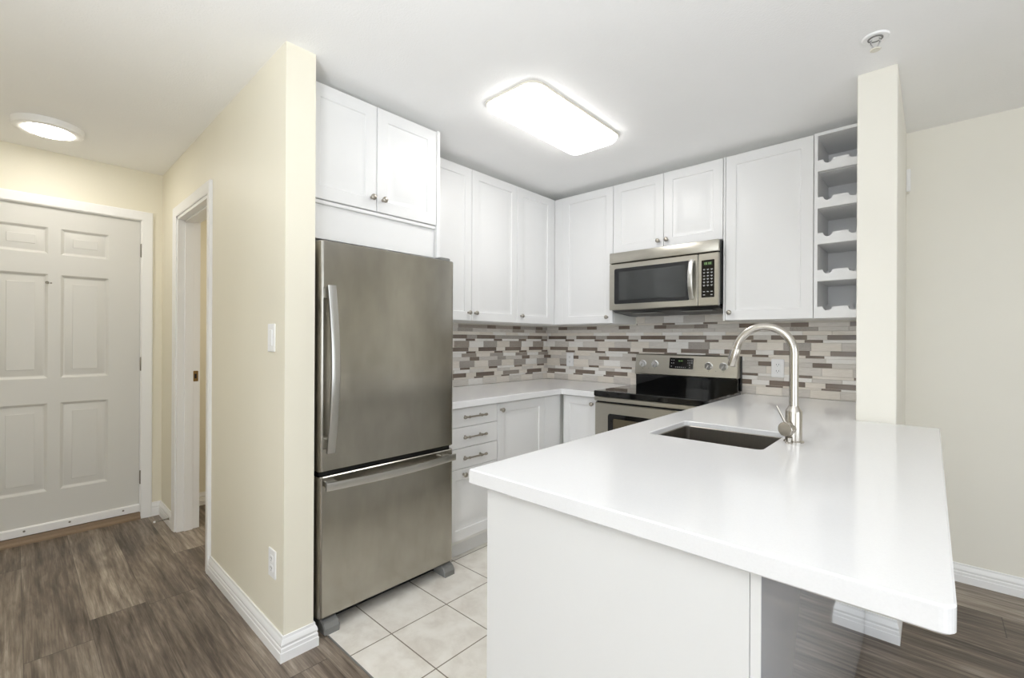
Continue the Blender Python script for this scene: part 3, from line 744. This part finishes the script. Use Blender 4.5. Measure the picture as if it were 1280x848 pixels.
for x in (1.553, 1.563, 1.577, 1.587): slab(rrect(x, x + .006, 1.735, 1.749, .0005, 1), .002, .0024, 0, bm=b, mp=mp)
obj('clock_digits', b, 'seg', kp)
for rr in range(9):
    for cc in range(3):
        if rr in (6,) or (rr == 8 and cc == 1): continue
        x = 1.551 + cc * .0225; z = 1.706 - rr * .0195
        b = slab(rrect(x - .006, x + .006, z - .0022, z + .0022, .001, 1), .0015, .0019, 0, mp=mp)
        if rr < 6: slab(rrect(x - .002, x + .002, z - .007, z - .005, .0005, 1), .0015, .0019, 0, bm=b, mp=mp)
        obj('touch_key', b, 'key', kp)
ub = obj('underside', slab([(-.40, 1.4815), (-.03, 1.4815), (-.03, 1.452), (-.15, 1.452), (-.36, 1.468)], MX0 + .02, MX1 - .004, .002, mp=lambda a, c, h: (h, a, c)), 'blackpl', m_)
for x in (1.02, 1.38): obj('filter', B(x, x + .2, -.34, -.17, 1.458, 1.462), 'greypl', ub)

# ------------------------------------------------------------------ lamps and small fittings
l = thing('ceiling_light', 'rectangular white flush ceiling light glowing over the kitchen', 'ceiling light', (1.105, -1.327, H), 'lit ceiling lights')
obj('lamp_base', slab(rrect(.930, 1.280, -1.728, -.926, .072, 8), H - .012, H - .0005, .003, [rrect(.943, 1.267, -1.715, -.939, .06, 8)]), 'lampbase', l, 30)
obj('diffuser', slab(rrect(.944, 1.266, -1.714, -.940, .06, 8), H - .038, H - .004, .012), 'lamp', l, 50)
l = thing('ceiling_light', 'round white ceiling light glowing in front of the entrance door', 'ceiling light', (-1.02, -3.16, H), 'lit ceiling lights')
obj('lamp_ring', lathe([(.104, -.034), (.128, -.037), (.141, -.033), (.145, -.024), (.147, 0), (.104, 0), (.104, -.034)], (-1.02, -3.16, H), (0, 0, 1), 48), 'plastic', l, 40)
obj('diffuser', lathe([(0, -.052), (.04, -.050), (.08, -.043), (.103, -.031), (.103, -.002), (0, -.002)], (-1.02, -3.16, H), (0, 0, 1), 48), 'halllamp', l, 40)
s = thing('sprinkler_head', 'small white fire sprinkler head on the ceiling near the stub wall', 'sprinkler', (2.42, -1.043, H))
obj('escutcheon', lathe([(0, -.004), (.018, -.006), (.024, -.004), (.036, -.008), (.042, -.006), (.044, 0), (0, 0)], (2.42, -1.043, H), (0, 0, 1), 32), 'plastic', s, 40)
obj('recess', lathe([(.019, -.0055), (.0245, -.0055), (.0245, -.0072), (.019, -.0082), (.019, -.0055)], (2.42, -1.043, H), (0, 0, 1), 32), 'greypl', s, 40)
b = NB()
for k in (-1, 1): tube([(2.42 + k * .011, -1.043, H - .004), (2.42 + k * .015, -1.043, H - .022), (2.42 + k * .003, -1.043, H - .044)], .0028, 8, b)
obj('frame_arm', b, 'chrome', s, 40)
obj('deflector', lathe([(0, -.05), (.016, -.050), (.018, -.047), (.016, -.045), (.005, -.043), (0, -.043)], (2.42, -1.043, H), (0, 0, 1), 20), 'lampbase', s, 40)
def plate(name, label, cat, face, pu, pz, at, kind, group):
    mp = FY(at, 0, 0)
    t = thing(name, label, cat, (pu, at, pz), group)
    pl = obj('cover_plate', slab(rrect(pu - .036, pu + .036, pz - .058, pz + .058, .004, 3), .0, .006, .002, mp=mp), 'plastic', t, 30)
    if kind == 'switch':
        obj('rocker', slab(rrect(pu - .0165, pu + .0165, pz - .033, pz + .033, .002, 2), .006, .009, .001, mp=mp), 'plastic', t)
    else:
        for dz in ((.02, -.02)):
            rc = obj('receptacle', slab(rrect(pu - .0165, pu + .0165, pz + dz - .0145, pz + dz + .0145, .008, 4), .006, .0078, .0006, mp=mp), 'plastic', t)
            b = NB()
            for du in (-.0065, .0065): slab(rrect(pu + du - .0012, pu + du + .0012, pz + dz - .001, pz + dz + .0075, .0004, 1), .0078, .0081, 0, bm=b, mp=mp)
            slab(rrect(pu - .0022, pu + .0022, pz + dz - .009, pz + dz - .005, .002, 2), .0078, .0081, 0, bm=b, mp=mp)
            obj('slot', b, 'dark', rc)
    return t
plate('light_switch', 'white rocker light switch on the hall wall at shoulder height', 'light switch', 'y', .58, 1.27, YH, 'switch', None)
plate('power_outlet', 'white outlet low on the hall wall above the baseboard', 'outlet', 'y', .60, .347, YH, 'outlet', 'white power outlets')
plate('power_outlet', 'white outlet on the mosaic tiles near the kitchen corner', 'outlet', 'y', .264, 1.10, -.0072, 'outlet', 'white power outlets')
plate('power_outlet', 'white outlet on the mosaic tiles behind the faucet', 'outlet', 'y', 1.866, 1.096, -.0072, 'outlet', 'white power outlets')
t = thing('door_stop', 'thin spring door stop sticking out of the baseboard by the side doorway', 'door stop', (-1.18, YH - .016, .055))
pts = [(-1.18, YH - .0165, .055)]
n = 60
pts = [(-1.18 + .0045 * math.cos(2 * PI * i / 5), YH - .018 - .07 * i / n, .055 + .0045 * math.sin(2 * PI * i / 5)) for i in range(n + 1)]
obj('spring', tube(pts, .0016, 5), 'hinge', t)
obj('tip', lathe([(0, 0), (.006, 0), (.0065, .006), (.005, .011), (0, .012)], (-1.18, YH - .088, .055), (0, -1, 0), 14), 'plastic', t, 40)
obj('base', lathe([(0, 0), (.008, 0), (.006, .004), (0, .004)], (-1.18, YH - .0165, .055), (0, -1, 0), 14), 'hinge', t, 40)
t = thing('wall_sensor', 'small white plastic sensor high on the far wall behind the stub wall', 'sensor', (2.497, YR, 2.18))
obj('housing', slab(rrect(2.4765, 2.494, 2.110, 2.235, .004, 3), 0, .014, .003, mp=FY(YR)), 'plastic', t, 30)
obj('pull_tab', slab(rrect(2.478, 2.490, 2.098, 2.1095, .003, 3), .002, .010, .001, mp=FY(YR)), 'lampbase', t, 30)
